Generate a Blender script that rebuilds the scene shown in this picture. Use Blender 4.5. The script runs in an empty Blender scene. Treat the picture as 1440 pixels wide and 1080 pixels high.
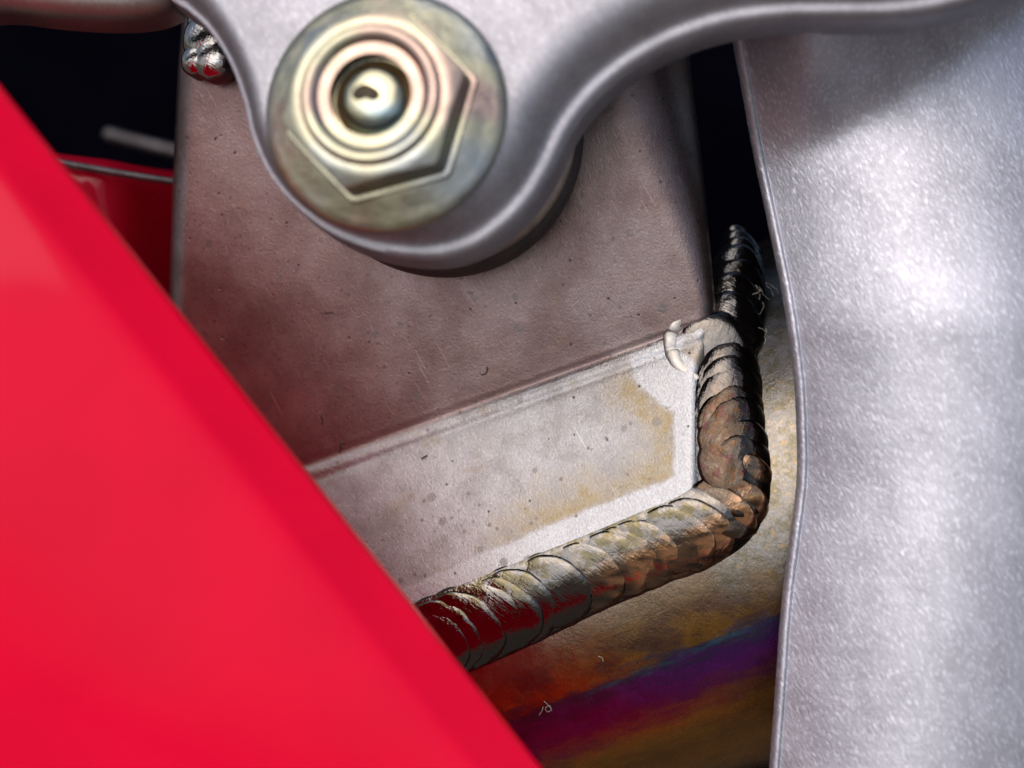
import bpy, bmesh, math, random
import numpy as np
from mathutils import Vector, Matrix, noise as mnoise

random.seed(7)
C = bpy.context.scene
R = math.radians
S = 0.00006            # metres per modelling unit (u); the whole view is about 86 mm wide
D = 2333.0             # camera distance from the bracket, in u (0.14 m)
PITCH = 24             # the camera looks this far down
M = Matrix.Rotation(R(90 - PITCH), 4, 'X')      # the machine's frame: x right, y up, z towards the viewer

# ------------------------------------------------------------------ camera, sky, sun, exposure
cam_d = bpy.data.cameras.new('camera')
cam = bpy.data.objects.new('camera', cam_d)
C.collection.objects.link(cam)
cam.matrix_world = M @ Matrix.Translation((0, 0, D * S))
cam_d.sensor_width = 36
cam_d.lens = 36 * D / 1440
cam_d.clip_start = 0.002
cam_d.clip_end = 50
cam_d.dof.use_dof = True
cam_d.dof.focus_distance = (D - 45) * S
cam_d.dof.aperture_fstop = 16
C.camera = cam

SUN_EL, SUN_AZ = 52, 205      # azimuth clockwise from +Y (the viewing direction): behind the camera, to its left
w = bpy.data.worlds.new('World')
C.world = w
w.use_nodes = True
nt = w.node_tree
nt.nodes.clear()
sky = nt.nodes.new('ShaderNodeTexSky')
sky.sky_type = 'NISHITA'
sky.sun_disc = False
sky.sun_elevation = R(SUN_EL)
sky.sun_rotation = R(SUN_AZ)
sky.air_density = 1.0
sky.dust_density = 4.0
bg = nt.nodes.new('ShaderNodeBackground')
bg.inputs[1].default_value = 0.085
wo = nt.nodes.new('ShaderNodeOutputWorld')
nt.links.new(sky.outputs[0], bg.inputs[0])
nt.links.new(bg.outputs[0], wo.inputs[0])

sd = bpy.data.lights.new('sun', 'SUN')
sd.energy = 1.2
sd.angle = R(75)
sd.color = (1.0, 0.97, 0.93)
sun = bpy.data.objects.new('sun', sd)
C.collection.objects.link(sun)
el, az = R(SUN_EL), R(SUN_AZ)
tosun = Vector((math.sin(az) * math.cos(el), math.cos(az) * math.cos(el), math.sin(el)))
sun.rotation_euler = tosun.to_track_quat('Z', 'Y').to_euler()

C.view_settings.view_transform = 'Standard'
C.view_settings.look = 'None'
C.view_settings.exposure = 0.7
C.view_settings.gamma = 1
C.render.resolution_x, C.render.resolution_y = 1024, 768

# ------------------------------------------------------------------ geometry helpers
# model coordinates (x right, y DOWN, z towards the viewer) in u; (720,540,0) is the centre of the bracket plane
def at(px, py, z=0.0):
    """the point at depth z that is seen along the sight line through (px,py)"""
    k = (D - z) / D
    return Vector((720 + (px - 720) * k, 540 + (py - 540) * k, z))

def proj(v):
    k = D / (D - v[2])
    return 720 + (v[0] - 720) * k, 540 + (v[1] - 540) * k

def loc(v, o=(720, 540, 0)):
    return ((v[0] - o[0]) * S, -(v[1] - o[1]) * S, (v[2] - o[2]) * S)

def sm(a, b, x):
    if a == b: return 1.0 if x >= a else 0.0
    t = min(1, max(0, (x - a) / (b - a)))
    return t * t * (3 - 2 * t)

def fb(x, y, z=0, s=1.0, o=4):
    return mnoise.fractal(Vector((x * s, y * s, z * s)), 1.0, 2.0, o)

def interp(pts, x):
    """piecewise linear value of column 1.. by column 0"""
    if x <= pts[0][0]: return pts[0][1]
    for a, b in zip(pts, pts[1:]):
        if x <= b[0]:
            return a[1] + (b[1] - a[1]) * (x - a[0]) / (b[0] - a[0])
    return pts[-1][1]

def spline(pts, n=8):
    """Catmull-Rom through the points (tuples of any length)"""
    out = []
    P = [np.array(p, float) for p in pts]
    P = [2 * P[0] - P[1]] + P + [2 * P[-1] - P[-2]]
    for i in range(1, len(P) - 2):
        p0, p1, p2, p3 = P[i - 1:i + 3]
        for k in range(n):
            t = k / n
            out.append(0.5 * (2 * p1 + (p2 - p0) * t + (2 * p0 - 5 * p1 + 4 * p2 - p3) * t * t + (3 * p1 - p0 - 3 * p2 + p3) * t ** 3))
    out.append(P[-2])
    return out

def props(o, label=None, cat=None, group=None, kind=None):
    if label: o['label'] = label
    if cat: o['category'] = cat
    if group: o['group'] = group
    if kind: o['kind'] = kind

def thing(name, origin, label, cat, group=None):
    o = bpy.data.objects.new(name, None)
    o.empty_display_size = 0.002
    C.collection.objects.link(o)
    o.matrix_world = M @ Matrix.Translation(loc(origin))
    o['org'] = [float(c) for c in origin]
    props(o, label, cat, group)
    return o

def mk(name, verts, faces, mat, parent=None, origin=None, smooth=True, attrs=None, recalc=True, label=None, sub=None, auto=None):
    """link ONE mesh object; verts in model coordinates"""
    root = parent
    while root is not None and root.parent is not None: root = root.parent
    if root is not None: org = tuple(root['org'])
    else: org = origin or tuple(np.mean(np.array([tuple(v) for v in verts]), axis=0))
    me = bpy.data.meshes.new(name)
    me.from_pydata([loc(v, org) for v in verts], [], faces)
    me.update()
    if recalc:
        bm = bmesh.new(); bm.from_mesh(me)
        bmesh.ops.recalc_face_normals(bm, faces=bm.faces)
        bm.to_mesh(me); bm.free()
    if smooth: me.polygons.foreach_set('use_smooth', [True] * len(me.polygons))
    if auto is not None:
        me.set_sharp_from_angle(angle=R(auto))
    a = me.attributes.new('co', 'FLOAT_VECTOR', 'POINT')
    a.data.foreach_set('vector', np.array([tuple(v) for v in verts], dtype=np.float32).ravel())
    for k, vals in (attrs or {}).items():
        a = me.attributes.new(k, 'FLOAT', 'POINT')
        a.data.foreach_set('value', np.array(vals, dtype=np.float32))
    o = bpy.data.objects.new(name, me)
    C.collection.objects.link(o)
    me.materials.append(mat)
    if parent is not None: o.parent = parent
    else: o.matrix_world = M @ Matrix.Translation(loc(org))
    if label: o['label'] = label
    if sub:
        m = o.modifiers.new('s', 'SUBSURF'); m.levels = m.render_levels = sub
    return o

def gridfaces(nu, nv, closed_v=False, off=0, flip=False):
    f = []
    for i in range(nu - 1):
        for j in range(nv if closed_v else nv - 1):
            j2 = (j + 1) % nv
            q = (off + i * nv + j, off + i * nv + j2, off + (i + 1) * nv + j2, off + (i + 1) * nv + j)
            f.append(q[::-1] if flip else q)
    return f

def basis(n):
    """model-space frame (x right, y down, z viewer) for a plane with normal n"""
    n = Vector(n).normalized()
    u = Vector((1, 0, 0)); u = (u - n * u.dot(n)).normalized()
    v = n.cross(u).normalized()
    if v.y < 0: v = -v
    return u, v, n

def revolve(c, n, prof, seg=72, a0=0, a1=2 * math.pi, rf=None):
    """rings of (radius, height) about axis n through c"""
    u, v, n = basis(n)
    full = abs(a1 - a0 - 2 * math.pi) < 1e-6
    k = seg if full else seg + 1
    vs = []
    for r, h in prof:
        for j in range(k):
            a = a0 + (a1 - a0) * j / seg
            rr = r if rf is None else rf(r, h, a)
            vs.append(Vector(c) + u * (rr * math.cos(a)) + v * (rr * math.sin(a)) + n * h)
    return vs, gridfaces(len(prof), k, full)

def tube(pts, rad, seg=10, cap=True):
    """tube along 3-D points; rad a number or one per point"""
    P = [Vector(p) for p in pts]
    vs, fs = [], []
    up = Vector((0.12, 0.3, 0.95))
    for i, p in enumerate(P):
        t = (P[min(i + 1, len(P) - 1)] - P[max(i - 1, 0)]).normalized()
        a = t.cross(up)
        if a.length < 1e-3: a = t.cross(Vector((1, 0, 0)))
        a.normalize(); b = t.cross(a)
        r = rad[i] if hasattr(rad, '__len__') else rad
        for j in range(seg):
            q = 2 * math.pi * j / seg
            vs.append(p + a * (r * math.cos(q)) + b * (r * math.sin(q)))
    fs = gridfaces(len(P), seg, True)
    if cap:
        fs.append(tuple(range(seg)))
        fs.append(tuple(range((len(P) - 1) * seg, len(P) * seg)))
    return vs, fs

# ------------------------------------------------------------------ material helpers
class Mat:
    def __init__(s, name):
        s.m = bpy.data.materials.new(name); s.m.use_nodes = True
        s.t = s.m.node_tree; s.t.nodes.clear()
        s.out = s.t.nodes.new('ShaderNodeOutputMaterial')
        s.b = s.t.nodes.new('ShaderNodeBsdfPrincipled')
        s.t.links.new(s.b.outputs[0], s.out.inputs[0])
        a = s.t.nodes.new('ShaderNodeAttribute'); a.attribute_name = 'co'
        s.co = a.outputs['Vector']
    def set(s, sock, v, node=None):
        sock = (node or s.b).inputs[sock] if not hasattr(sock, 'links') else sock
        if hasattr(v, 'links'): s.t.links.new(v, sock)
        else:
            if isinstance(v, (tuple, list)) and len(v) == 3 and sock.type == 'RGBA': v = (*v, 1)
            sock.default_value = v
    def attr(s, name):
        a = s.t.nodes.new('ShaderNodeAttribute'); a.attribute_name = name
        return a.outputs['Fac']
    def map(s, sc=(1, 1, 1), rot=(0, 0, 0), v=None, loc=(0, 0, 0)):
        n = s.t.nodes.new('ShaderNodeMapping'); n.vector_type = 'POINT'
        s.set('Vector', v if v is not None else s.co, n)
        n.inputs['Rotation'].default_value = rot
        n2 = s.t.nodes.new('ShaderNodeMapping')
        s.t.links.new(n.outputs[0], n2.inputs[0])
        n2.inputs['Scale'].default_value = sc if isinstance(sc, tuple) else (sc, sc, sc)
        n2.inputs['Location'].default_value = loc
        return n2.outputs[0]
    def noise(s, sc, detail=3, rough=0.55, v=None, dist=0, rot=(0, 0, 0), loc=(0, 0, 0), col=False):
        """sc = size in u of one blob (number or per-axis tuple)"""
        q = tuple(1 / c for c in sc) if isinstance(sc, tuple) else (1 / sc,) * 3
        n = s.t.nodes.new('ShaderNodeTexNoise')
        s.set('Vector', s.map(q, rot, v, loc), n)
        n.inputs['Scale'].default_value = 1
        n.inputs['Detail'].default_value = detail
        n.inputs['Roughness'].default_value = rough
        n.inputs['Distortion'].default_value = dist
        return n.outputs['Color' if col else 'Fac']
    def voro(s, sc, feature='F1', rnd=1, v=None, out='Distance', rot=(0, 0, 0), loc=(0, 0, 0)):
        q = tuple(1 / c for c in sc) if isinstance(sc, tuple) else (1 / sc,) * 3
        n = s.t.nodes.new('ShaderNodeTexVoronoi'); n.feature = feature
        s.set('Vector', s.map(q, rot, v, loc), n)
        n.inputs['Scale'].default_value = 1
        n.inputs['Randomness'].default_value = rnd
        return n.outputs[out]
    def math(s, op, a, b=0.0, c=None):
        n = s.t.nodes.new('ShaderNodeMath'); n.operation = op
        s.set(n.inputs[0], a); s.set(n.inputs[1], b)
        if c is not None: s.set(n.inputs[2], c)
        return n.outputs[0]
    def rng(s, x, a, b, c=0.0, d=1.0, smooth=True):
        n = s.t.nodes.new('ShaderNodeMapRange')
        n.interpolation_type = 'SMOOTHSTEP' if smooth else 'LINEAR'
        s.set('Value', x, n)
        for k, q in zip(('From Min', 'From Max', 'To Min', 'To Max'), (a, b, c, d)): s.set(k, q, n)
        return n.outputs[0]
    def mix(s, f, a, b, mode='MIX'):
        n = s.t.nodes.new('ShaderNodeMix'); n.data_type = 'RGBA'; n.blend_type = mode
        s.set(n.inputs[0], f); s.set(n.inputs[6], a); s.set(n.inputs[7], b)
        return n.outputs[2]
    def ramp(s, x, stops, mode='LINEAR'):
        n = s.t.nodes.new('ShaderNodeValToRGB'); s.set('Fac', x, n)
        r = n.color_ramp; r.interpolation = mode
        while len(r.elements) < len(stops): r.elements.new(0.5)
        for e, (p, c) in zip(r.elements, stops):
            e.position = p; e.color = (*c, 1)
        return n.outputs['Color']
    def bump(s, h, dist, normal=None, strength=1.0):
        """dist in u"""
        n = s.t.nodes.new('ShaderNodeBump')
        s.set('Height', h, n); n.inputs['Distance'].default_value = dist * S
        s.set('Strength', strength, n)
        if normal is not None: s.set('Normal', normal, n)
        return n.outputs[0]

def mat_sheet():
    m = Mat('weathered_sheet_metal')
    g1 = m.noise((2.2, 5, 3), 3, 0.7, rot=(0, 0, R(22)))
    g2 = m.noise(3.0, 4, 0.7)
    big = m.noise(120, 4, 0.6, loc=(3, 1, 0))
    mid = m.noise(38, 4, 0.65)
    dw = m.attr('dweld'); fl = m.attr('flange')
    base = m.mix(m.rng(big, .35, .68), (.215, .172, .168), (.135, .092, .088))
    base = m.mix(m.math('MULTIPLY', m.rng(mid, .5, .75), .35), base, (.22, .15, .12))
    # flange part: paler, painting in the light its upward slope catches; dust of droplets, olive heat stain outside the clean strip along the weld
    flc = m.mix(m.rng(mid, .35, .7), (.235, .235, .25), (.17, .167, .172))
    base = m.mix(fl, base, flc)
    dn = m.math('ADD', dw, m.math('MULTIPLY', m.math('SUBTRACT', m.noise(26, 4, .6), .5), 14))
    st = m.math('MULTIPLY', m.rng(dn, 33, 45), m.rng(m.math('ADD', dw, m.math('MULTIPLY', m.math('SUBTRACT', mid, .5), 150)), 30, 115, 1, 0))
    st = m.math('MULTIPLY', st, m.attr('stain'))
    base = m.mix(m.math('MULTIPLY', st, m.rng(m.noise(16, 3, .6, loc=(9, 3, 1)), .2, .7, .55, 1.0)), base, (.17, .135, .075))
    blot = m.math('MULTIPLY', m.rng(m.noise(46, 4, .6, loc=(5, 5, 5)), .56, .74), fl)
    base = m.mix(m.math('MULTIPLY', blot, .55), base, (.17, .145, .105))
    clean = m.math('MULTIPLY', m.rng(dn, 33, 39, 1, 0), fl)
    base = m.mix(m.math('MULTIPLY', clean, .7), base, (.30, .31, .335))
    # spots
    wv = m.noise(14, 2, .5, col=True)
    sp = m.voro(17, v=m.mix(.02, m.co, wv))
    spm = m.math('MULTIPLY', m.rng(sp, .13, .20, 1, 0), m.rng(m.voro(17, out='Color'), .45, .5))
    base = m.mix(m.math('MULTIPLY', spm, m.rng(m.noise(90, 2),   .40, .6, .2, .85)), base, (.10, .08, .075))
    sp2 = m.math('MULTIPLY', m.rng(m.voro(32, loc=(4, 4, 2)), .045, .075, 1, 0), 1.0)
    base = m.mix(m.math('MULTIPLY', sp2, .9), base, (.05, .035, .03))
    gs = m.math('MULTIPLY', m.rng(m.voro(44, loc=(7, 2, 2)), .13, .16, 1, 0), m.rng(m.voro(44, loc=(7, 2, 2), out='Color'), .42, .47))
    base = m.mix(m.math('MULTIPLY', gs, .75), base, (.125, .118, .115))
    base = m.mix(m.math('MULTIPLY', m.rng(g1, .35, .62), .42), base, m.mix(.6, base, (.08, .055, .05)))
    # scratches
    sc = m.math('MULTIPLY', m.rng(m.noise((90, 1.1, 40), 1, .4, rot=(0, 0, R(-62)), loc=(1, 2, 3)), .70, .76), m.rng(m.noise(60, 2), .5, .62))
    base = m.mix(m.math('MULTIPLY', sc, .5), base, (.5, .46, .44))
    m.set('Base Color', base)
    m.set('Metallic', .92)
    m.set('Roughness', m.rng(g2, .3, .7, .26, .38))
    h = m.math('ADD', m.math('MULTIPLY', g1, 1.0), m.math('MULTIPLY', g2, .8))
    nb = m.bump(h, .46)
    nb = m.bump(m.math('MULTIPLY', sp2, -1), .3, nb)
    nb = m.bump(big, 1.2, nb)
    m.set('Normal', nb)
    return m.m

def mat_pipe():
    m = Mat('heat_tinted_pipe_metal')
    w = m.attr('w'); pr = m.attr('pale')
    n1 = m.noise((70, 16, 40), 4, .6, rot=(0, 0, R(22)))
    n2 = m.noise(34, 4, .65)
    wn = m.math('ADD', w, m.math('ADD', m.math('MULTIPLY', m.math('SUBTRACT', n1, .5), 62), m.math('MULTIPLY', m.math('SUBTRACT', n2, .5), 26)))
    x = m.rng(wn, 0, 420, smooth=False)
    f = lambda v: v / 420
    col = m.ramp(x, [(f(80), (.27, .23, .18)), (f(118), (.30, .225, .14)), (f(150), (.34, .21, .09)), (f(182), (.46, .25, .05)),
                     (f(198), (.10, .11, .22)), (f(212), (.17, .06, .34)), (f(232), (.26, .045, .42)), (f(254), (.30, .07, .26)), (f(268), (.42, .18, .14)),
                     (f(290), (.62, .36, .08)), (f(315), (.44, .24, .08)), (f(345), (.56, .30, .08)), (f(385), (.2, .13, .06))])
    # patchy brown over the orange band
    pb = m.rng(m.noise((90, 40, 40), 3, .6, loc=(3, 8, 0)), .42, .60)
    pb = m.math('MULTIPLY', pb, m.math('MULTIPLY', m.rng(w, 120, 150), m.rng(w, 180, 200, 1, 0)))
    col = m.mix(m.math('MULTIPLY', pb, .75), col, (.17, .11, .10))
    # thin blue streak
    wb = m.math('ADD', w, m.math('MULTIPLY', m.math('SUBTRACT', m.noise((40, 10, 20), 4, .6, rot=(0, 0, R(22)), loc=(2, 2, 9)), .5), 26))
    bl = m.math('MULTIPLY', m.rng(m.math('ABSOLUTE', m.math('SUBTRACT', wb, 199)), 1, 7, 1, 0), m.rng(m.noise((60, 60, 60), 2, loc=(5, 0, 0)), .42, .6))
    col = m.mix(m.math('MULTIPLY', bl, .85), col, (.10, .27, .42))
    # pale side behind the upright weld
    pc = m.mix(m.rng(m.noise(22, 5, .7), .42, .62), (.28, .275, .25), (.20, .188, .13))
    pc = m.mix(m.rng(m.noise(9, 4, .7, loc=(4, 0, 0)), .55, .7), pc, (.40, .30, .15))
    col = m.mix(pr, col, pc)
    gr = m.noise((2.5, 5, 3), 3, .7, rot=(0, 0, R(22)))
    col = m.mix(m.math('MULTIPLY', m.rng(gr, .38, .62), .35), col, m.mix(.7, col, (.05, .03, .03)))
    dk = m.rng(m.noise(6, 4, .7, loc=(8, 8, 0)), .60, .72)
    col = m.mix(m.math('MULTIPLY', dk, .45), col, (.10, .06, .04))
    sc = m.math('MULTIPLY', m.rng(m.noise((120, 1.0, 60), 1, .4, rot=(0, 0, R(26)), loc=(6, 2, 3)), .71, .76), m.rng(m.noise(50, 2), .5, .62))
    col = m.mix(m.math('MULTIPLY', sc, .5), col, (.8, .6, .5))
    col = m.mix(1.0, col, (.60, .57, .58), 'MULTIPLY')
    m.set('Base Color', col)
    m.set('Metallic', .95)
    m.set('Roughness', m.rng(n2, .3, .7, .20, .32))
    nb = m.bump(m.math('ADD', gr, m.noise(4, 4, .7)), .25)
    nb = m.bump(n2, .8, nb)
    m.set('Normal', nb)
    return m.m

def mat_weld(name='bright_weld_metal', crack=1.0, rough=.07, dim=.23):
    m = Mat(name)
    tn = m.noise(60, 3, .6, loc=(2, 5, 5))
    gold = m.rng(m.noise(40, 3, .6), .40, .60)
    col = m.mix(gold, (.52, .50, .49), (.50, .46, .42))
    col = m.mix(m.attr('amber'), col, m.mix(m.rng(m.noise(14, 4, .6), .5, .62), (.46, .42, .35), (.30, .25, .18)))
    col = m.mix(m.math('MULTIPLY', m.attr('copper_glint'), m.rng(m.noise(18, 3, .6), .35, .55)), col, (.80, .46, .26))
    col = m.mix(m.math('MULTIPLY', m.attr('amber'), m.rng(m.noise(16, 3, .5, loc=(1, 8, 2)), .58, .66)), col, (.35, .03, .22))
    col = m.mix(m.math('MULTIPLY', m.attr('amber'), m.rng(m.noise(15, 3, .6, loc=(6, 2, 7)), .55, .64)), col, (.62, .24, .04))
    oliv = m.math('MULTIPLY', m.attr('top'), m.rng(m.noise(20, 4, .6, loc=(5, 2, 2)), .46, .56))  # olive upper side of the bead: the flange's reflection put into colour
    col = m.mix(m.math('MULTIPLY', oliv, .9), col, (.36, .31, .18))
    col = m.mix(1.0, col, (dim, dim, dim), 'MULTIPLY')
    col = m.mix(m.math('MULTIPLY', m.attr('dark_mask'), m.rng(m.noise(16, 4, .65, loc=(3, 3, 3)), .25, .5, .55, 1)), col, (.035, .02, .012))  # dark brown mask on the upright weld, strongest on its right half
    col = m.mix(m.math('MULTIPLY', m.attr('copper_glint'), m.rng(m.noise((30, 12, 20), 3, .6, loc=(1, 1, 4)), .30, .62)), col, (1.0, .56, .30))  # orange highlights painted as crescents on the ripple rims
    m.set('Base Color', col)
    m.set('Metallic', 1.0)
    m.set('Roughness', m.rng(m.noise(12, 3), .35, .7, rough, rough + .1))
    # fine solidification ridges: crossing straight-ish cracks and needles
    v1 = m.rng(m.voro((17, 12, 17), 'DISTANCE_TO_EDGE', v=m.mix(.35, m.co, m.math('MULTIPLY', 0, 0)) if False else None), 0, .07)
    v2 = m.rng(m.voro((9, 26, 12), 'DISTANCE_TO_EDGE', rot=(0, 0, R(40))), 0, .06)
    nd = m.noise((26, 3.2, 10), 2, .6, rot=(0, 0, R(-35)))
    nd2 = m.noise((3.4, 24, 10), 2, .6, rot=(0, 0, R(-20)))
    h = m.math('ADD', m.math('MULTIPLY', v1, .6), m.math('MULTIPLY', v2, .3))
    nb = m.bump(h, .10 * crack)
    nb = m.bump(m.math('ADD', nd, nd2), .34 * crack, nb)
    nb = m.bump(m.noise(26, 3, .5), 1.5 * min(1, crack), nb)
    m.set('Normal', nb)
    return m.m

def mat_casting(name='blasted_cast_aluminium', tint=(.43, .43, .485), streak=1.0, rough=.46, tan=0.0):
    m = Mat(name)
    n1 = m.noise((3.2, 12, 8), 3, .65, rot=(0, 0, R(28)))
    n2 = m.noise(3, 3, .7)
    n3 = m.noise((60, 110, 80), 4, .6, rot=(0, 0, R(25)))
    col = m.mix(m.rng(n3, .35, .68), tint, tuple(c * .80 for c in tint))
    if tan: col = m.mix(tan, col, (.50, .40, .33))
    col = m.mix(m.math('MULTIPLY', m.rng(n2, .5, .7), .25), col, tuple(c * .6 for c in tint))
    fl = m.math('MULTIPLY', m.rng(m.noise((2.6, 10, 6), 2, .6, rot=(0, 0, R(28)), loc=(3, 3, 3)), .52, .68), .5 * streak)
    col = m.mix(fl, col, tuple(min(1, c * 1.75) for c in tint))
    m.set('Base Color', col)
    m.set('Metallic', .9)
    m.set('Roughness', m.rng(n1, .3, .7, rough + .1, rough))
    h = m.math('ADD', m.math('MULTIPLY', n1, 1.2 * streak), m.math('MULTIPLY', n2, .5))
    nb = m.bump(h, .62 * streak)
    nb = m.bump(n3, .25, nb)
    m.set('Normal', nb)
    return m.m

def mat_red(name='glossy_red_paint', col=(1.0, .0, .042), wave=1.0):
    m = Mat(name)
    m.set('Base Color', m.mix(m.rng(m.noise(160, 2), .3, .7), col, tuple(c * .93 for c in col)))
    m.set('Metallic', 0.0)
    m.set('Roughness', .4)
    m.set('Specular IOR Level', .06)
    m.set('Coat Weight', .5)
    m.set('Coat Roughness', .06)
    m.set('Normal', m.bump(m.noise((5, 5, 5), 2, .5), .10, m.bump(m.noise(150, 2, .4), 1.5 * wave)))
    # coloured moulding: a little light comes through it
    tr = m.t.nodes.new('ShaderNodeBsdfTranslucent'); tr.inputs[0].default_value = (.98, .0, .03, 1)
    mx = m.t.nodes.new('ShaderNodeMixShader'); mx.inputs[0].default_value = .35
    m.t.links.new(m.b.outputs[0], mx.inputs[1]); m.t.links.new(tr.outputs[0], mx.inputs[2])
    m.t.links.new(mx.outputs[0], m.out.inputs[0])
    return m.m

def mat_zinc(name, a, b, c, rough=.2):
    m = Mat(name)
    x = m.rng(m.noise(130, 1, .4, loc=(2, 4, 1)), .30, .70)
    col = m.ramp(x, [(0, c), (.45, a), (.7, a), (1, b)])
    fine = m.noise((2.5, 14, 5), 2, .6, rot=(0, 0, R(80)))
    sp = m.rng(m.noise((14, 40, 20), 4, .7, rot=(0, 0, R(30))), .60, .75)
    col = m.mix(m.math('MULTIPLY', sp, .3), col, (.25, .20, .18))
    m.set('Base Color', col)
    m.set('Metallic', 1.0)
    m.set('Roughness', m.rng(m.noise(30, 3), .3, .7, rough, rough + .12))
    m.set('Normal', m.bump(fine, .12, m.bump(m.noise(40, 2, .5), 1.8)))
    return m.m

def mat_plain(name, col, rough=.6, metal=0.0, bs=6, bd=1.0, spec=.4):
    m = Mat(name)
    n = m.noise(bs, 4, .6)
    m.set('Base Color', m.mix(m.rng(m.noise(bs * 5, 3), .35, .65), col, tuple(c * .7 for c in col)))
    m.set('Roughness', m.rng(n, .3, .7, rough, min(1, rough + .15)))
    m.set('Metallic', metal)
    m.set('Specular IOR Level', spec)
    m.set('Normal', m.bump(n, bd))
    return m.m

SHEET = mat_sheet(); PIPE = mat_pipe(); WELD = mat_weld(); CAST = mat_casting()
ARM = mat_casting('cast_arm_aluminium', (.32, .315, .35), .6, .46)
LOBE = mat_casting('dull_cast_aluminium', (.20, .185, .175), .5, .4, .1)
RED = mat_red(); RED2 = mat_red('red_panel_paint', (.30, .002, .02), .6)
ZINC = mat_zinc('yellow_zinc_plating', (.36, .345, .25), (.36, .265, .225), (.30, .32, .32), .26)
ZBLUE = mat_zinc('blue_zinc_plating', (.30, .40, .43), (.46, .42, .28), (.28, .38, .42), .12)
RUBBER = mat_plain('dark_rubber', (.035, .025, .022), .55)
BRONZE = mat_plain('dull_brown_collar_metal', (.36, .29, .24), .4, .8)
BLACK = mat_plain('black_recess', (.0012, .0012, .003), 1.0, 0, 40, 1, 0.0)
ROD = mat_plain('worn_steel_rod', (.09, .085, .09), .4, .9)
SILK = mat_plain('pale_fibre', (.35, .33, .31), .7, 0, 3, .2)
SPECK = mat_plain('dark_fibre', (.02, .012, .01), .8, 0, 3, .2)

# ------------------------------------------------------------------ the setting: the dark space behind
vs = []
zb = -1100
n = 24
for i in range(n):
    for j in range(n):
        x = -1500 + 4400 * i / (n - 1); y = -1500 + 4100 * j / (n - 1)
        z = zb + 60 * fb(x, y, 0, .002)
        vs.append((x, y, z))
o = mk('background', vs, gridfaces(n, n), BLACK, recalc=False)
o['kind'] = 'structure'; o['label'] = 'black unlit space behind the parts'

# the ground, well below the machine, out of the picture but seen in its bright metal
GM = Mat('tan_concrete_ground')
gt = GM.t.nodes.new('ShaderNodeTexCoord')
gn = GM.noise(.5, 6, .6, v=gt.outputs['Object'])
GM.set('Base Color', GM.mix(GM.rng(gn, .35, .65), (.15, .125, .105), (.09, .075, .062)))
GM.set('Roughness', .9)
gv = [(-60, -60, 0), (60, -60, 0), (60, 60, 0), (-60, 60, 0)]
gme = bpy.data.meshes.new('ground'); gme.from_pydata(gv, [], [(0, 1, 2, 3)])
gme.materials.append(GM.m)
go = bpy.data.objects.new('ground', gme); C.collection.objects.link(go)
go.location = (0, 0, -.62); go['kind'] = 'structure'

# ------------------------------------------------------------------ welded bracket: folded sheet + pipe + weld beads
U = Vector((.9413, -.3375, 0))          # along the fold
V = Vector((.3375, .9413, 0))           # down, across the fold
P0 = at(915, 483, 20)
def lean(px): return .19 * (px - 915)         # the bracket's left end stands farther back
def zsheet(v):
    a = 20 - .13 * v if v < 0 else 20 + .27 * v
    # rounded fold with a fine groove and the pressed ridge under it
    k = math.exp(-(v / 9) ** 2)
    return a + 2 * k - 2.6 * math.exp(-((v + 3) / 4) ** 2) + 1.3 * math.exp(-((v - 12) / 5) ** 2) - .6 * math.exp(-((v - 22) / 4) ** 2)

WT = [(226, 1004), (590, 857), (640, 836), (700, 808), (750, 790), (800, 768), (850, 748), (900, 728), (945, 712), (985, 694)]   # upper toe of the long weld
WR = [(985, 694), (986, 640), (984, 590), (984, 560), (960, 545), (925, 515), (918, 485), (945, 440), (1000, 430)]                # toe of the upright weld
def dseg(p, poly):
    best = 1e9
    for a, b in zip(poly, poly[1:]):
        ax, ay = a; bx, by = b
        dx, dy = bx - ax, by - ay
        t = max(0, min(1, ((p[0] - ax) * dx + (p[1] - ay) * dy) / (dx * dx + dy * dy)))
        best = min(best, math.hypot(p[0] - ax - t * dx, p[1] - ay - t * dy))
    return best

root = thing('welded_bracket', at(720, 850, 40), 'folded grey metal bracket welded with rippled beads onto a heat tinted pipe', 'welded bracket')

def left_edge(y): return interp([(-120, 268), (100, 250), (250, 243), (400, 238), (1100, 226)], y)
def right_edge(y): return interp([(-120, 955), (100, 972), (250, 990), (430, 1006), (480, 1004), (520, 992), (720, 990)], y)
rows = []
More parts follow.
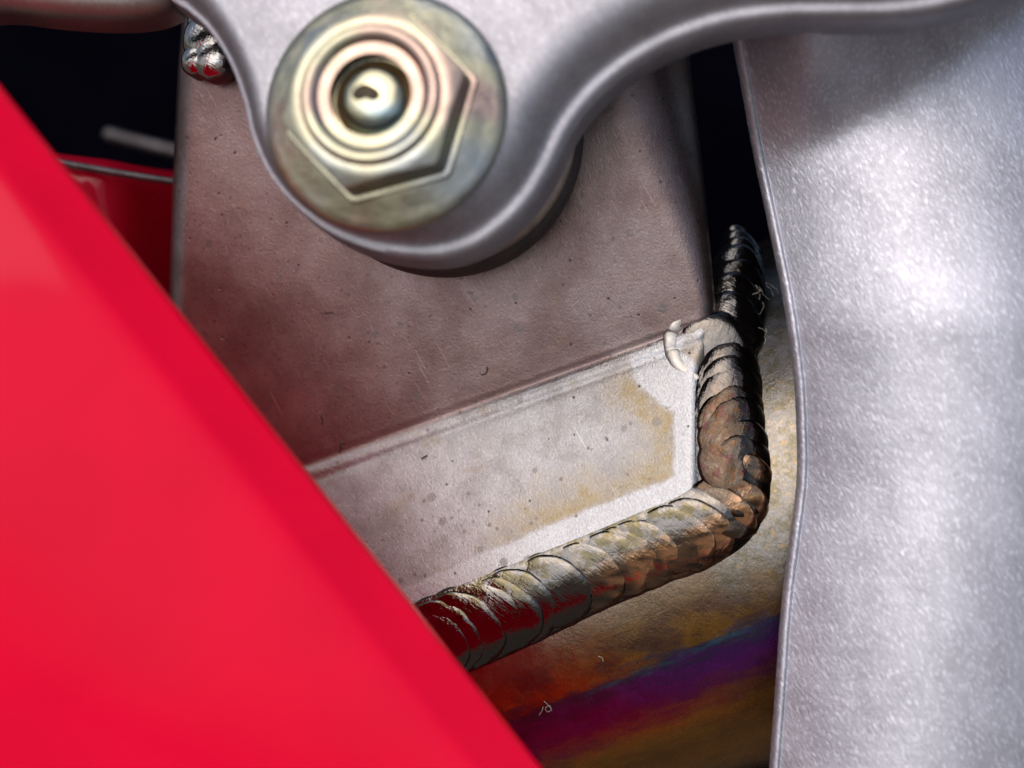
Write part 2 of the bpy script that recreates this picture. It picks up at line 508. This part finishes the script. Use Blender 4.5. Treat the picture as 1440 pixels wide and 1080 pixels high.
# rows: image-plane lines running parallel to the fold (lower) or blending to horizontal (upper)
NT, NB = 130, 84
def crease_y(x): return 483 + (915 - x) * .3585
def bottom_y(x): return interp(WT, x) + 12 if x < 985 else 706
vs, a_dw, a_fl, a_st = [], [], [], []
NX = 210
for r in range(NT + NB + 1):
    for c in range(NX + 1):
        u0 = c / NX
        # left/right bend columns
        if r < NT:
            t = (r / NT) ** .8 if False else r / NT
            def yy(x): return -120 + (crease_y(x) + 120) * t
        else:
            t = (r - NT) / NB
            def yy(x): return crease_y(x) + (bottom_y(x) - crease_y(x)) * t
        x = 240 + 760 * u0
        y = yy(x)
        xl, xr = left_edge(y), right_edge(y)
        x = xl + (xr - xl) * u0
        y = yy(x)
        # bends away from the viewer at both sides
        p = at(x, y, 20)
        v = (p - P0).dot(V)
        z = zsheet(v)
        rr = 120 - 96 * sm(-330, 4, v)
        dr = xr - x
        if dr < rr: z -= rr - math.sqrt(max(0, rr * rr - (rr - dr) ** 2))
        dl = x - xl
        if dl < 26: z -= 26 - math.sqrt(max(0, 26 * 26 - (26 - dl) ** 2))
        z += .8 * fb(x, y, 0, .006, 2) + lean(x)
        vs.append(at(x, y, z))
        d = min(dseg((x, y), WT), dseg((x, y), WR))
        a_dw.append(d)
        a_fl.append(sm(-2, 6, v + 2 * fb(x, y, 3, .05)))
        a_st.append(sm(640, 770, x) * sm(-10, 60, v))
nr, ncol = NT + NB + 1, NX + 1
fs = gridfaces(nr, ncol)
# side walls running back from both bends
def wall(idx, dx):
    global vs, fs
    base = len(vs)
    for k in range(1, 5):
        for r in range(nr):
            q = vs[r * ncol + idx]
            vs.append(Vector((q.x + dx * k, q.y, q.z - 40 * k)))
            a_dw.append(200); a_fl.append(0); a_st.append(0)
    prev = [r * ncol + idx for r in range(nr)]
    for k in range(4):
        cur = [base + k * nr + r for r in range(nr)]
        for r in range(nr - 1): fs.append((prev[r], prev[r + 1], cur[r + 1], cur[r]))
        prev = cur
wall(0, 3); wall(NX, -2)
mk('folded_sheet', vs, fs, SHEET, root, attrs={'dweld': a_dw, 'flange': a_fl, 'stain': a_st}, recalc=True)

# pipe under and below the fold
RP, VC, ZT = 395, 305, 52
vs, a_w, a_p = [], [], []
NA, NL = 120, 150
for i in range(NL):
    uu = -1150 + 1900 * i / (NL - 1)
    for j in range(NA):
        a = 2 * math.pi * j / NA - math.pi / 2
        # denser on the near side
        a = a + .45 * math.sin(a - math.pi / 2) * 0
        vv = VC + RP * math.sin(a)
        zz = ZT - RP + RP * math.cos(a)
        p = Vector((P0.x, P0.y, 0)) + U * uu + V * vv
        p.z = zz + 1.5 * fb(p.x, p.y, zz, .008, 2) + lean(p.x)
        vs.append(p)
        px, py = proj(p)
        line = 697 - .405 * (px - 985)
        a_w.append((py - line) * .927)
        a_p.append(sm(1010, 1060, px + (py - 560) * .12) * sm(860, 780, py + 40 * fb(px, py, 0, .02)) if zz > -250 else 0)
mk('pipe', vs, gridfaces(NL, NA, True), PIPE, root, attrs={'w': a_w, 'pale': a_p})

def disc(center, T, N, a, b, h, tilt, parent, mat, name='weld_ripple', rim=.6, seed=0, am=(0, 0, 0), nr=14, nf=44, bow=0.0, label=None, rough=1.0, dome=False):
    T = Vector(T).normalized(); N = Vector(N); N = (N - T * N.dot(T)).normalized(); W = N.cross(T).normalized()
    if W.y < 0 or (abs(W.y) < .3 and W.x > 0): W = -W        # W points down / left
    c = Vector(center)
    v = []; at_a = []; at_c = []; at_t = []; at_s = []
    for i in range(nr + 1):
        rho = (i / nr) ** .8
        for j in range(nf):
            f = 2 * math.pi * j / nf
            x = rho * math.cos(f) * a; t = rho * math.sin(f) * b
            H = h * max(0, 1 - (t / b) ** 2) ** 1.45 - h * .12 * max(0, x / a) ** 2 - tilt * x
            if dome: H = h * math.sqrt(max(0, 1 - rho * rho * .97)) - tilt * x
            H -= bow * (x / a) ** 2
            if rho > .8: H -= rim * 4.3 * ((rho - .8) / .2) ** 2
            edge = 1 + .035 * fb(seed * 7.3 + math.cos(f), math.sin(f) * 1.3, seed, 1.4, 3)
            q = c + T * (x * edge) + W * (t * edge) + N * H
            q = q + N * (rough * (.9 * fb(q.x, q.y, seed * 31, .03, 2) + .25 * fb(q.x, q.y, seed * 11, .12, 2)))
            v.append(q)
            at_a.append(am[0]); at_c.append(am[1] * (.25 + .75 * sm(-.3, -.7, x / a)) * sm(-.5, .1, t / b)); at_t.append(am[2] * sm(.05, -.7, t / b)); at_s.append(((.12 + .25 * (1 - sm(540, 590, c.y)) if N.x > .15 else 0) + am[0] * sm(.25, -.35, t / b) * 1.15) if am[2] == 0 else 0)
    f = gridfaces(nr + 1, nf, True)
    # skirt
    base = len(v)
    for j in range(nf):
        q = v[nr * nf + j]
        v.append(q - N * 26 - (q - c) * .04); at_a.append(am[0]); at_c.append(am[1]); at_t.append(0); at_s.append(0)
    for j in range(nf):
        j2 = (j + 1) % nf
        f.append((nr * nf + j, nr * nf + j2, base + j2, base + j))
    o = mk(name, v, f, mat, parent, attrs={'amber': at_a, 'copper_glint': at_c, 'top': at_t, 'dark_mask': at_s}, recalc=True, label=label)
    return o

# long bead: path (px, py, z, half width, height)
path = spline([(1036, 340, -112, 24, 12), (1040, 360, -98, 34, 14), (1036, 392, -72, 43, 17), (1027, 434, -44, 48, 20), (1024, 476, -18, 50, 22),
               (1027, 520, 6, 50, 23), (1032, 568, 22, 54, 24), (1036, 616, 36, 56, 24), (1038, 660, 48, 57, 24), (1034, 700, 57, 58, 23),
               (1014, 731, 64, 58, 22), (975, 754, 67, 57, 19), (925, 773, 69, 56, 18), (870, 795, 71, 55, 18), (810, 820, 74, 56, 18),
               (750, 846, 77, 58, 18), (690, 872, 80, 60, 18), (630, 897, 83, 61, 18), (560, 926, 87, 61, 18)], 24)

acc = 0; last = None; k = 0
nexts = 0
pp = [(at(p[0], p[1], p[2] + lean(p[0])), p) for p in path]
# core under the ripples, one continuous run of metal
def bead_n(p):
    if p[1] < 470: return Vector((.05, -.16, 1))
    k_ = sm(600, 775, p[1]) if p[0] > 960 else 1
    return Vector((.32, .10, 1)).lerp(Vector((-.10, .36, 1)), k_).normalized()
cv = []; at_t = []
run = pp[::4]
for i in range(len(run)):
    q, p = run[i]
    T = (run[min(i + 1, len(run) - 1)][0] - run[max(i - 1, 0)][0]).normalized()
    N = bead_n(p); N = (N - T * N.dot(T)).normalized(); W = N.cross(T).normalized()
    if W.y < 0 or (abs(W.y) < .3 and W.x > 0): W = -W
    for j in range(31):
        t = -1.04 + 2.08 * j / 30
        H = p[4] * max(0, 1 - (t / .99) ** 2) ** 1.4 - 1.3 - 50 * max(0, abs(t) - .95)
        cv.append(q + W * (t * p[3]) + N * H); at_t.append((1.0 if p[1] > 740 else 0) * sm(.05, -.7, t))
bead = mk('weld_bead', cv, gridfaces(len(run), 31), WELD, root, attrs={'amber': [0] * len(cv), 'copper_glint': [0] * len(cv), 'top': at_t, 'dark_mask': [0] * len(cv)})
for i in range(len(pp)):
    q, p = pp[i]
    if last is not None: acc += (q - last).length
    last = q
    if acc >= nexts:
        T = (pp[min(i + 5, len(pp) - 1)][0] - pp[max(i - 5, 0)][0]).normalized()
        up = p[1] < 500
        N = bead_n(p)
        x = p[0]
        amber = sm(560, 610, p[1]) * sm(950, 1020, x) * .62
        copper_glint = (sm(780, 850, x) * (p[1] > 690)) * (1 - .6 * sm(1000, 1030, x))
        top = 1.0 if (p[1] > 745) else 0
        jit = random.uniform(-6, 6)
        rot = Matrix.Rotation(R(jit), 3, 'Z')
        if p[0] > 985 and p[1] > 690: q = q - N * 4.5
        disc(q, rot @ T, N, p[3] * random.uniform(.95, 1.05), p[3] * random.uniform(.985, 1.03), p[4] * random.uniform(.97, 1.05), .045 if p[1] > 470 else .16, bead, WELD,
             seed=k + 1, am=(amber, copper_glint, top))
        k += 1
        nexts = acc + (random.choice([.28, .42, .62, .85] if p[1] > 735 else [.36, .5]) * random.uniform(.85, 1.15) if p[1] > 480 else random.uniform(.6, .8)) * p[3]

# round end puddle of the short pass, lapping over the end of the fold
disc(at(1000, 491, 29), (-.55, .75, 0), (-.10, -.02, 1), 50, 52, 11, .04, dome=True,
     parent=bead, mat=mat_weld('smooth_grey_weld_metal', 1.0, .16, .21), name='weld_puddle', seed=77, am=(0, 0, 0), rough=.8,
     label='smooth grey round end of the weld')
LIP = mat_weld('silver_weld_lip', .8, .4, .62)
def lip(pts, label):
    P = spline(pts, 8)
    c = []
    for px, py, r in P:
        p = at(px, py, 20); v = (p - P0).dot(V)
        c.append(at(px, py, zsheet(v) + lean(px) - 5))
    cv, cf = tube(c, [p[2] * 1.25 for p in P], 14)
    cv = [Vector((v_.x + 3 * fb(v_.x, v_.y, 1, .025, 2), v_.y + 3 * fb(v_.x, v_.y, 9, .025, 2), c[min(i_ // 14, len(c) - 1)].z + 1.5 + (v_.z - c[min(i_ // 14, len(c) - 1)].z) * .3)) for i_, v_ in enumerate(cv)]
    mk('puddle_lip', cv, cf, LIP, root, attrs={k_: [0] * len(cv) for k_ in ('amber', 'copper_glint', 'top', 'dark_mask')}, label=label)
lip([(988, 437, 4), (967, 442, 7), (954, 456, 9), (947, 476, 11), (950, 500, 11), (962, 520, 8), (982, 533, 4)], 'bright silvery crescent of weld metal lapping over the end of the fold')
lip([(945, 485, 10), (934, 485, 7), (924, 486, 5), (914, 488, 2)], 'small silvery spur of weld metal pointing along the fold')
# small bead at the top left corner
W2 = mat_weld('glossy_stub_weld_metal', 1.0, .08, .62)
c2 = [(298, 36, 14, 36, 20), (291, 58, 18, 36, 20), (300, 80, 24, 31, 18), (277, 84, 19, 22, 15)]
cv, cf = tube([at(300, 20, 0), at(294, 60, 4), at(290, 92, 8)], [22, 26, 14], 14)
b2 = mk('weld_bead', cv, cf, WELD, root, attrs={'amber': [0] * len(cv), 'copper_glint': [0] * len(cv), 'top': [0] * len(cv), 'dark_mask': [0] * len(cv)}, label='small weld bead at the top of the bracket')
for i, (x, y, z, r, h) in enumerate(c2):
    disc(at(x, y, z), (.2 - .3 * i, 1, 0), (-.25, 0.05, 1), r * 1.12, r, h, .06, b2, W2, dome=True, seed=40 + i, rough=.6)

# ------------------------------------------------------------------ rubber bushing behind the arm
bc = at(620, 186, 120)
t = thing('bushing', bc, 'dark round rubber bushing showing below the cast arm', 'bushing')
AX = (-.05, -.04, 1)
v, f = revolve(bc, AX, [(60, -90), (178, -90), (186, -84), (190, -40), (190, -6), (186, 2), (172, 6), (60, 6)], 96)
mk('rubber_ring', v, f, RUBBER, t)
v, f = revolve(bc, AX, [(60, 6), (176, 6), (181, 10), (181, 22), (176, 28), (168, 30), (164, 36), (60, 38)], 96)
mk('metal_collar', v, f, BRONZE, t)

# ------------------------------------------------------------------ cast arm
AN = Vector((-.15, -.09, 1)).normalized()
AP = at(545, 160, 300)
def on_arm(px, py, h=0.0):
    """point on the arm's face plane (raised by h) along the sight line"""
    o = Vector((720, 540, D)); d = at(px, py, 0) - o
    q = AP + AN * h
    s = (q - o).dot(AN) / d.dot(AN)
    return o + d * s
arm = thing('cast_arm', AP, 'silver cast aluminium arm with a round eye holding the flange nut', 'cast arm')
outl = spline([(190, -160), (215, -60), (240, 0), (268, 22), (298, 50), (326, 96), (344, 146), (356, 196), (378, 246), (414, 292), (462, 330), (516, 354),
               (570, 365), (620, 366), (668, 352), (712, 322), (748, 284), (776, 240), (800, 190), (826, 152), (862, 116), (904, 86),
               (950, 62), (1000, 44), (1050, 33), (1110, 27), (1180, 26), (1250, 25), (1310, 18), (1370, 2), (1440, -22), (1540, -70), (1620, -160)], 10)
# sight-line points of the outline lie on the lip level of the arm
o2 = [on_arm(p[0], p[1], -46) for p in outl]
ua, va, na = basis(AN)
q2 = [((p - AP).dot(ua), (p - AP).dot(va)) for p in o2]
m_ = len(q2)
nrm = []
for i in range(m_):
    a = q2[max(i - 2, 0)]; b = q2[min(i + 2, m_ - 1)]
    dx, dy = b[0] - a[0], b[1] - a[1]
    L = math.hypot(dx, dy)
    nrm.append((dy / L, -dx / L))       # inward (travelling left-bottom-right, inside is above)
# check direction: inward should point up (negative v) at the bottom of the eye
mid = min(range(m_), key=lambda i: abs(outl[i][0] - 600) + (0 if outl[i][1] > 300 else 999))
if nrm[mid][1] > 0: nrm = [(-a, -b) for a, b in nrm]
prof = [(10, -128), (3, -122), (0, -112), (0, -62), (1.5, -53), (6, -47), (12, -45), (17, -45), (22, -43), (27, -38), (34, -27), (42, -17), (52, -9), (64, -3.5), (78, -.6), (88, 0)]
vs = []
for ins, h in prof:
    for i in range(m_):
        nx, ny = nrm[i]
        # the rounding is broad on the right-hand and lower sides, tight on the left
        k = .42 + .58 * sm(-.75, .35, -nx * .85 + ny * -.25 - .15)
        vs.append(AP + ua * (q2[i][0] + nx * ins * k) + va * (q2[i][1] + ny * ins * k) + AN * (h if h < -50 else h * (.55 + .45 * k) - (0 if h > -44 else 46 * .45 * (1 - k)) * 0))
fs = gridfaces(len(prof), m_)
# near face: fan between the inner line and a far top edge
base = (len(prof) - 1) * m_
face = [base + i for i in range(m_)]
far = [len(vs), len(vs) + 1]
fs.append(tuple(face))
arm_body = mk('arm_body', vs, fs, ARM, arm, auto=50)
# back lug of the same casting, top left
lug = spline([(-160, -60), (-120, 0), (-60, 14), (0, 14), (50, 20), (110, 25), (165, 26), (205, 22), (232, 13), (246, 0), (262, -30), (270, -120)], 8)
vs = []
lprof = [(0, -90), (0, -30), (3, -14), (10, -4), (22, 2), (44, 5)]
L3 = [at(p[0], p[1], 190) for p in lug]
for ins, h in lprof:
    for i, p in enumerate(L3):
        a = L3[max(i - 1, 0)]; b = L3[min(i + 1, len(L3) - 1)]
        d = (b - a).normalized(); nx, ny = d.y, -d.x
        vs.append(Vector((p.x + nx * ins, p.y + ny * ins, p.z + h)))
fs = gridfaces(len(lprof), len(L3)); fs.append(tuple((len(lprof) - 1) * len(L3) + i for i in range(len(L3))))
mk('back_lug', vs, fs, LOBE, arm, auto=50, label='dull tan casting lug at the top left corner')

# ------------------------------------------------------------------ flange nut and bolt
NC = on_arm(543, 158, 1)
nut = thing('flange_nut', NC, 'yellow zinc plated hexagonal flange nut on the cast arm', 'nut')
v, f = revolve(NC, AN, [(80, -2), (142, -2), (149, 0), (151, 4), (150, 8), (146, 11), (138, 14), (126, 19), (112, 25), (100, 30), (80, 34)], 96)
mk('flange', v, f, ZINC, nut)
HN = 84; RC = 115
rotn = R(-13.5 + 30)
def hexr(a, R_=RC):
    b = (a - rotn + R(30)) % R(60) - R(30)
    ap = R_ * math.cos(R(30))
    r = ap / math.cos(b)
    return min(r, R_ * .985)
hp = []
u, vv_, nn = basis(AN)
seg = 180
vs = []
prof = [('o', 8, 19), ('o', 7.5, 28), ('o', 6, 30), ('o', 1, 31), ('o', 0, 33), ('o', 0, 50), ('s', 0, 0), ('s', 1.5, 0)] + [('t', k / 10, 0) for k in range(10, -1, -1)]
ROFF = 93
for kind, q, h in prof:
    for j in range(seg):
        a = 2 * math.pi * j / seg
        hr = hexr(a)
        cone = lambda r: HN - max(0, r - ROFF) * .42
        if kind == 'o': r, hh = hr + q, h
        elif kind == 's': r = hr - q; hh = cone(r) - (1.5 if q == 0 else 0)
        else: r = 50 + (hr - 2.5 - 50) * q; hh = cone(r)
        vs.append(NC + u * (r * math.cos(a)) + vv_ * (r * math.sin(a)) + nn * hh)
mk('hex_body', vs, gridfaces(len(prof), seg, True), ZINC, nut, auto=32)
v, f = revolve(NC, AN, [(86, HN - 3), (84.5, HN + 3), (81, HN + 7), (76, HN + 8), (70, HN + 5), (64, HN + 1), (60, HN - 3), (57.5, HN - 8), (56, HN - 16), (56, HN - 44)], 96)
mk('collar', v, f, ZINC, nut)
bolt = thing('bolt', NC, 'blue grey plated bolt end with a dark centre inside the nut', 'bolt')
v, f = revolve(NC, AN, [(56, HN - 60), (55, HN - 30), (52, HN - 25), (50, HN - 27), (48, HN - 26), (46, HN - 20), (42, HN - 14), (36, HN - 9), (28, HN - 5), (18, HN - 2.5), (9, HN - 1.5), (.5, HN - 1.5)], 64)
mk('shank_end', v, f, ZBLUE, bolt)
v, f = revolve(NC - u * 5 - vv_ * 3, AN, [(15, HN - 5), (12, HN - 1.2), (7, HN - .9), (.5, HN - .9)], 32, rf=lambda r, h, a: r * (1 + .30 * math.cos(2 * a - .3) + .12 * math.sin(3 * a)))
mk('centre_mark', v, f, mat_plain('dark_grime', (.05, .035, .02), .5, .5, 5, .5), bolt)

# ------------------------------------------------------------------ big casting on the right
EDGE = spline([(-140, 1000), (38, 1027), (110, 1040), (220, 1060), (320, 1081), (420, 1101), (520, 1115), (600, 1120), (680, 1120), (760, 1110), (860, 1098), (960, 1091), (1080, 1082), (1240, 1070)], 50)
EY = [(e[0], e[1]) for e in EDGE]
def cast_z(px, py):
    e = interp(EY, py)
    d = px - e
    z = 112 - 66 * (1 - sm(150, 470, py))
    # rolled rim then a shallow groove
    z += 8 * math.sqrt(max(0, 1 - ((d - 7) / 7) ** 2)) if d < 14 else 0
    # broad swell
    q = min(max(d, 0), 740)
    sw = math.sqrt(490 ** 2 - (q - 290) ** 2) - math.sqrt(490 ** 2 - 290 ** 2) + 14 * sm(0, 240, d)
    # above the slanting ridge: shade put into the shape by tilting it downward
    ridge = 235 - (px - 1100) * .66            # py of the ridge line
    below = sm(-110, 60, py - ridge)
    e_ = ridge - py                            # above the ridge line
    up = 20 * math.log1p(math.exp(min(20, (e_ - 4) / 20)))
    z += sw + .95 * up * (.5 + .5 * sm(0, 120, d))      # added slope rising towards the viewer, facing down to look dark
    # gentle hollows
    z += 1.5 * fb(px, py, 1, .003, 1) * sm(10, 200, d)
    return z
vs = []
NYc, NXc = 200, 170
for j in range(NYc):
    py = -140 + 1380 * j / (NYc - 1)
    e = interp(EY, py)
    for i in range(NXc):
        t = i / (NXc - 1)
        d = 24 * (i / 26) if i < 26 else 24 + 760 * ((i - 26) / (NXc - 27)) ** 1.25
        z = cast_z(e + d, py)
        e2 = e + .5 * fb(e, py, 3, .09, 3)
        vs.append(at(e2 + d, py, z))
fs = gridfaces(NYc, NXc)
base = len(vs)
for k, (dx, dz) in enumerate([(0.5, -5), (3, -11), (9, -18), (20, -24), (60, -60), (120, -160)]):
    for j in range(NYc):
        q = vs[j * NXc]
        vs.append(Vector((q.x + dx, q.y, q.z + dz)))
prev = [j * NXc for j in range(NYc)]
for k in range(6):
    cur = [base + k * NYc + j for j in range(NYc)]
    for j in range(NYc - 1): fs.append((prev[j], prev[j + 1], cur[j + 1], cur[j]))
    prev = cur
c_ = thing('casting', at(1260, 620, 300), 'large bulging blasted aluminium casting filling the right side', 'casting')
mk('casting_shell', vs, fs, CAST, c_, recalc=True)

# ------------------------------------------------------------------ red fairing in front, lower left
E = Vector((.622, .783)); Q = Vector((-.783, .622)); A0 = Vector((0, 118))
def red_pt(s, t, dz=0):
    p = A0 + E * s + Q * t
    z = 400 - .11 * s
    if t < 10: z += -22 + 22 * math.sqrt(max(0, 1 - ((10 - t) / 10) ** 2))
    pr = .42 * min(t, 76)
    k = max(0, t - 60)
    # soft crease then an almost flat, slightly crowned face
    pr = .62 * t if t < 68 else .62 * 68 + .62 * (1 - math.exp(-(t - 68) / 16)) * 16
    if t > 90: pr += -.00012 * (t - 90) ** 2 + .06 * (t - 90)
    z += pr + 4 * fb(s, t * 1.3, 2, .0022, 1) * sm(60, 200, t)
    return at(p.x, p.y, z + dz)
vs = []
NS, NTt = 120, 110
for i in range(NS):
    s = -300 + 2250 * i / (NS - 1)
    for j in range(NTt):
        t = 10 * j / 10 if j < 10 else 10 + 1150 * ((j - 10) / (NTt - 11)) ** 1.7
        vs.append(red_pt(s, t))
fs = gridfaces(NS, NTt)
base = len(vs)
back = [(2, -30), (8, -36), (22, -34)]
for (tt, dz) in back:
    for i in range(NS):
        s = -300 + 2250 * i / (NS - 1)
        vs.append(red_pt(s, tt, dz))
prev = [i * NTt for i in range(NS)]
for k in range(len(back)):
    cur = [base + k * NS + i for i in range(NS)]
    for i in range(NS - 1): fs.append((prev[i], prev[i + 1], cur[i + 1], cur[i]))
    prev = cur
rf = thing('red_fairing', at(250, 800, 380), 'glossy bright red fairing panel crossing the lower left corner', 'fairing panel')
mk('fairing_shell', vs, fs, RED, rf)

# ------------------------------------------------------------------ things in the dark gap at the left
vs = []
n1, n2 = 30, 30
for i in range(n1):
    for j in range(n2):
        x = 40 + 330 * i / (n1 - 1); y = 0 + 420 * j / (n2 - 1)
        px, py = x, 231 + (x - 95) * .13 + y
        z = -180 - 230 * sm(135, 300, px) - .0012 * y * y + (-14 * (1 - sm(0, 12, y)))
        vs.append(at(px, py, z))
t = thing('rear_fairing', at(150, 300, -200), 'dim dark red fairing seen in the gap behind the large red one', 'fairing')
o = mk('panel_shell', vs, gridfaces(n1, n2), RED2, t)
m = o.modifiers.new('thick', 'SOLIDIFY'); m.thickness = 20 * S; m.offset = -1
def rod(name, a, b, r, label, mat=ROD):
    t = thing(name, b, label, 'rod', 'rods in the dark gap at the left')
    a = Vector(a); b = Vector(b)
    pts = [a + (b - a) * (k / 20) + Vector((0, 3 * math.sin(k / 20 * 3.1), 0)) for k in range(21)]
    rad = [r * (.35 if k == 0 else .75 if k == 0 else 1) for k in range(21)]
    v, f = tube([a - (b - a).normalized() * r * .5] + pts, [r * .4] + [r] * 21, 18)
    mk('rod_body', v, f, mat, t)
    return t
rod('metal_rod', at(150, 188, -800), at(330, 230, -820), 13, 'upper blurred metal rod with a rounded end in the dark gap')
rod('metal_rod', at(60, 224, -150), at(330, 266, -150), 5.5, 'lower thin metal rod along the top of the dim dark red fairing')

# ------------------------------------------------------------------ cobweb, lint
def strand(pts, r, n=6):
    P = spline(pts, n)
    return tube([at(p[0], p[1], p[2]) for p in P], r, 5)
vs, fs = [], []
for k in range(9):
    x0, y0 = random.uniform(1055, 1084), random.uniform(385, 470)
    x0 = max(x0, 1030 + (y0 - 340) * .3)
    z = -60 + (y0 - 340) * .5 + random.uniform(-15, 20)
    pts = [(x0, y0, z)]
    a = random.uniform(.3, 1.5)
    for q in range(4):
        a += random.uniform(-.9, .9)
        x0 += 6 * math.cos(a); y0 += 6 * math.sin(a); z += random.uniform(-5, 6)
        pts.append((x0, y0, z))
    v, f = strand(pts, random.uniform(.25, .5))
    b = len(vs); vs += v; fs += [tuple(b + i for i in q) for q in f]
o = mk('cobweb', vs, fs, SILK)
props(o, 'pale dusty cobweb strands beside the upper end of the weld', 'cobweb', kind='stuff')

def surf_z(px, py):
    p = at(px, py, 20); v = (p - P0).dot(V)
    return zsheet(v) + lean(px)
def pipe_z(px, py):
    p = at(px, py, 20); v = (p - P0).dot(V)
    return ZT - RP + math.sqrt(max(0, RP * RP - (v - VC) ** 2)) + lean(px)
lints = [('pale', [(765, 986), (771, 992), (775, 998), (770, 1001), (767, 996), (773, 992), (776, 1000)], 'tiny curled white fibre on the tinted pipe above the fairing edge', 1),
         ('pale', [(758, 1006), (762, 1000), (764, 994)], 'tiny straight white fibre beside the curled one on the pipe', 1),
         ('pale', [(841, 923), (847, 925), (848, 930)], 'tiny hooked white fibre on the brown part of the pipe', 1),
         ('dark', [(455, 441), (461, 440), (467, 440)], 'short straight dark fibre on the upper plate', 0),
         ('dark', [(684, 516), (685, 521), (682, 526), (676, 527)], 'small hooked dark fibre on the plate above the fold', 0),
         ('dark', [(478, 622), (479, 630), (477, 637)], 'dark reddish fibre on the plate next to the fairing', 0),
         ('dark', [(451, 584), (453, 590), (453, 597)], 'short dark fibre on the plate higher beside the fairing', 0),
         ('dark', [(304, 192), (301, 197)], 'dark speck on the narrow left part of the plate, upper one', 0),
         ('dark', [(331, 212), (328, 216)], 'dark speck on the narrow left part of the plate, lower one', 0),
         ('pale', [(317, 346), (320, 353), (320, 359)], 'tiny white fibre on the plate left of the cast arm', 0),
         ('dark', [(592, 645), (597, 642), (601, 640)], 'dark crumb on the pale flange below the fold', 0)]
for kind, pts, lab, onp in lints:
    zf = pipe_z if onp else surf_z
    P = [(p[0], p[1], zf(*p) + 2.5 + (2 if onp else 0)) for p in pts]
    v, f = strand(P, .5 if kind == 'pale' else .8)
    o = mk('fibre', v, f, SILK if kind == 'pale' else SPECK)
    props(o, lab, 'fibre', 'fibres and specks on the metal')
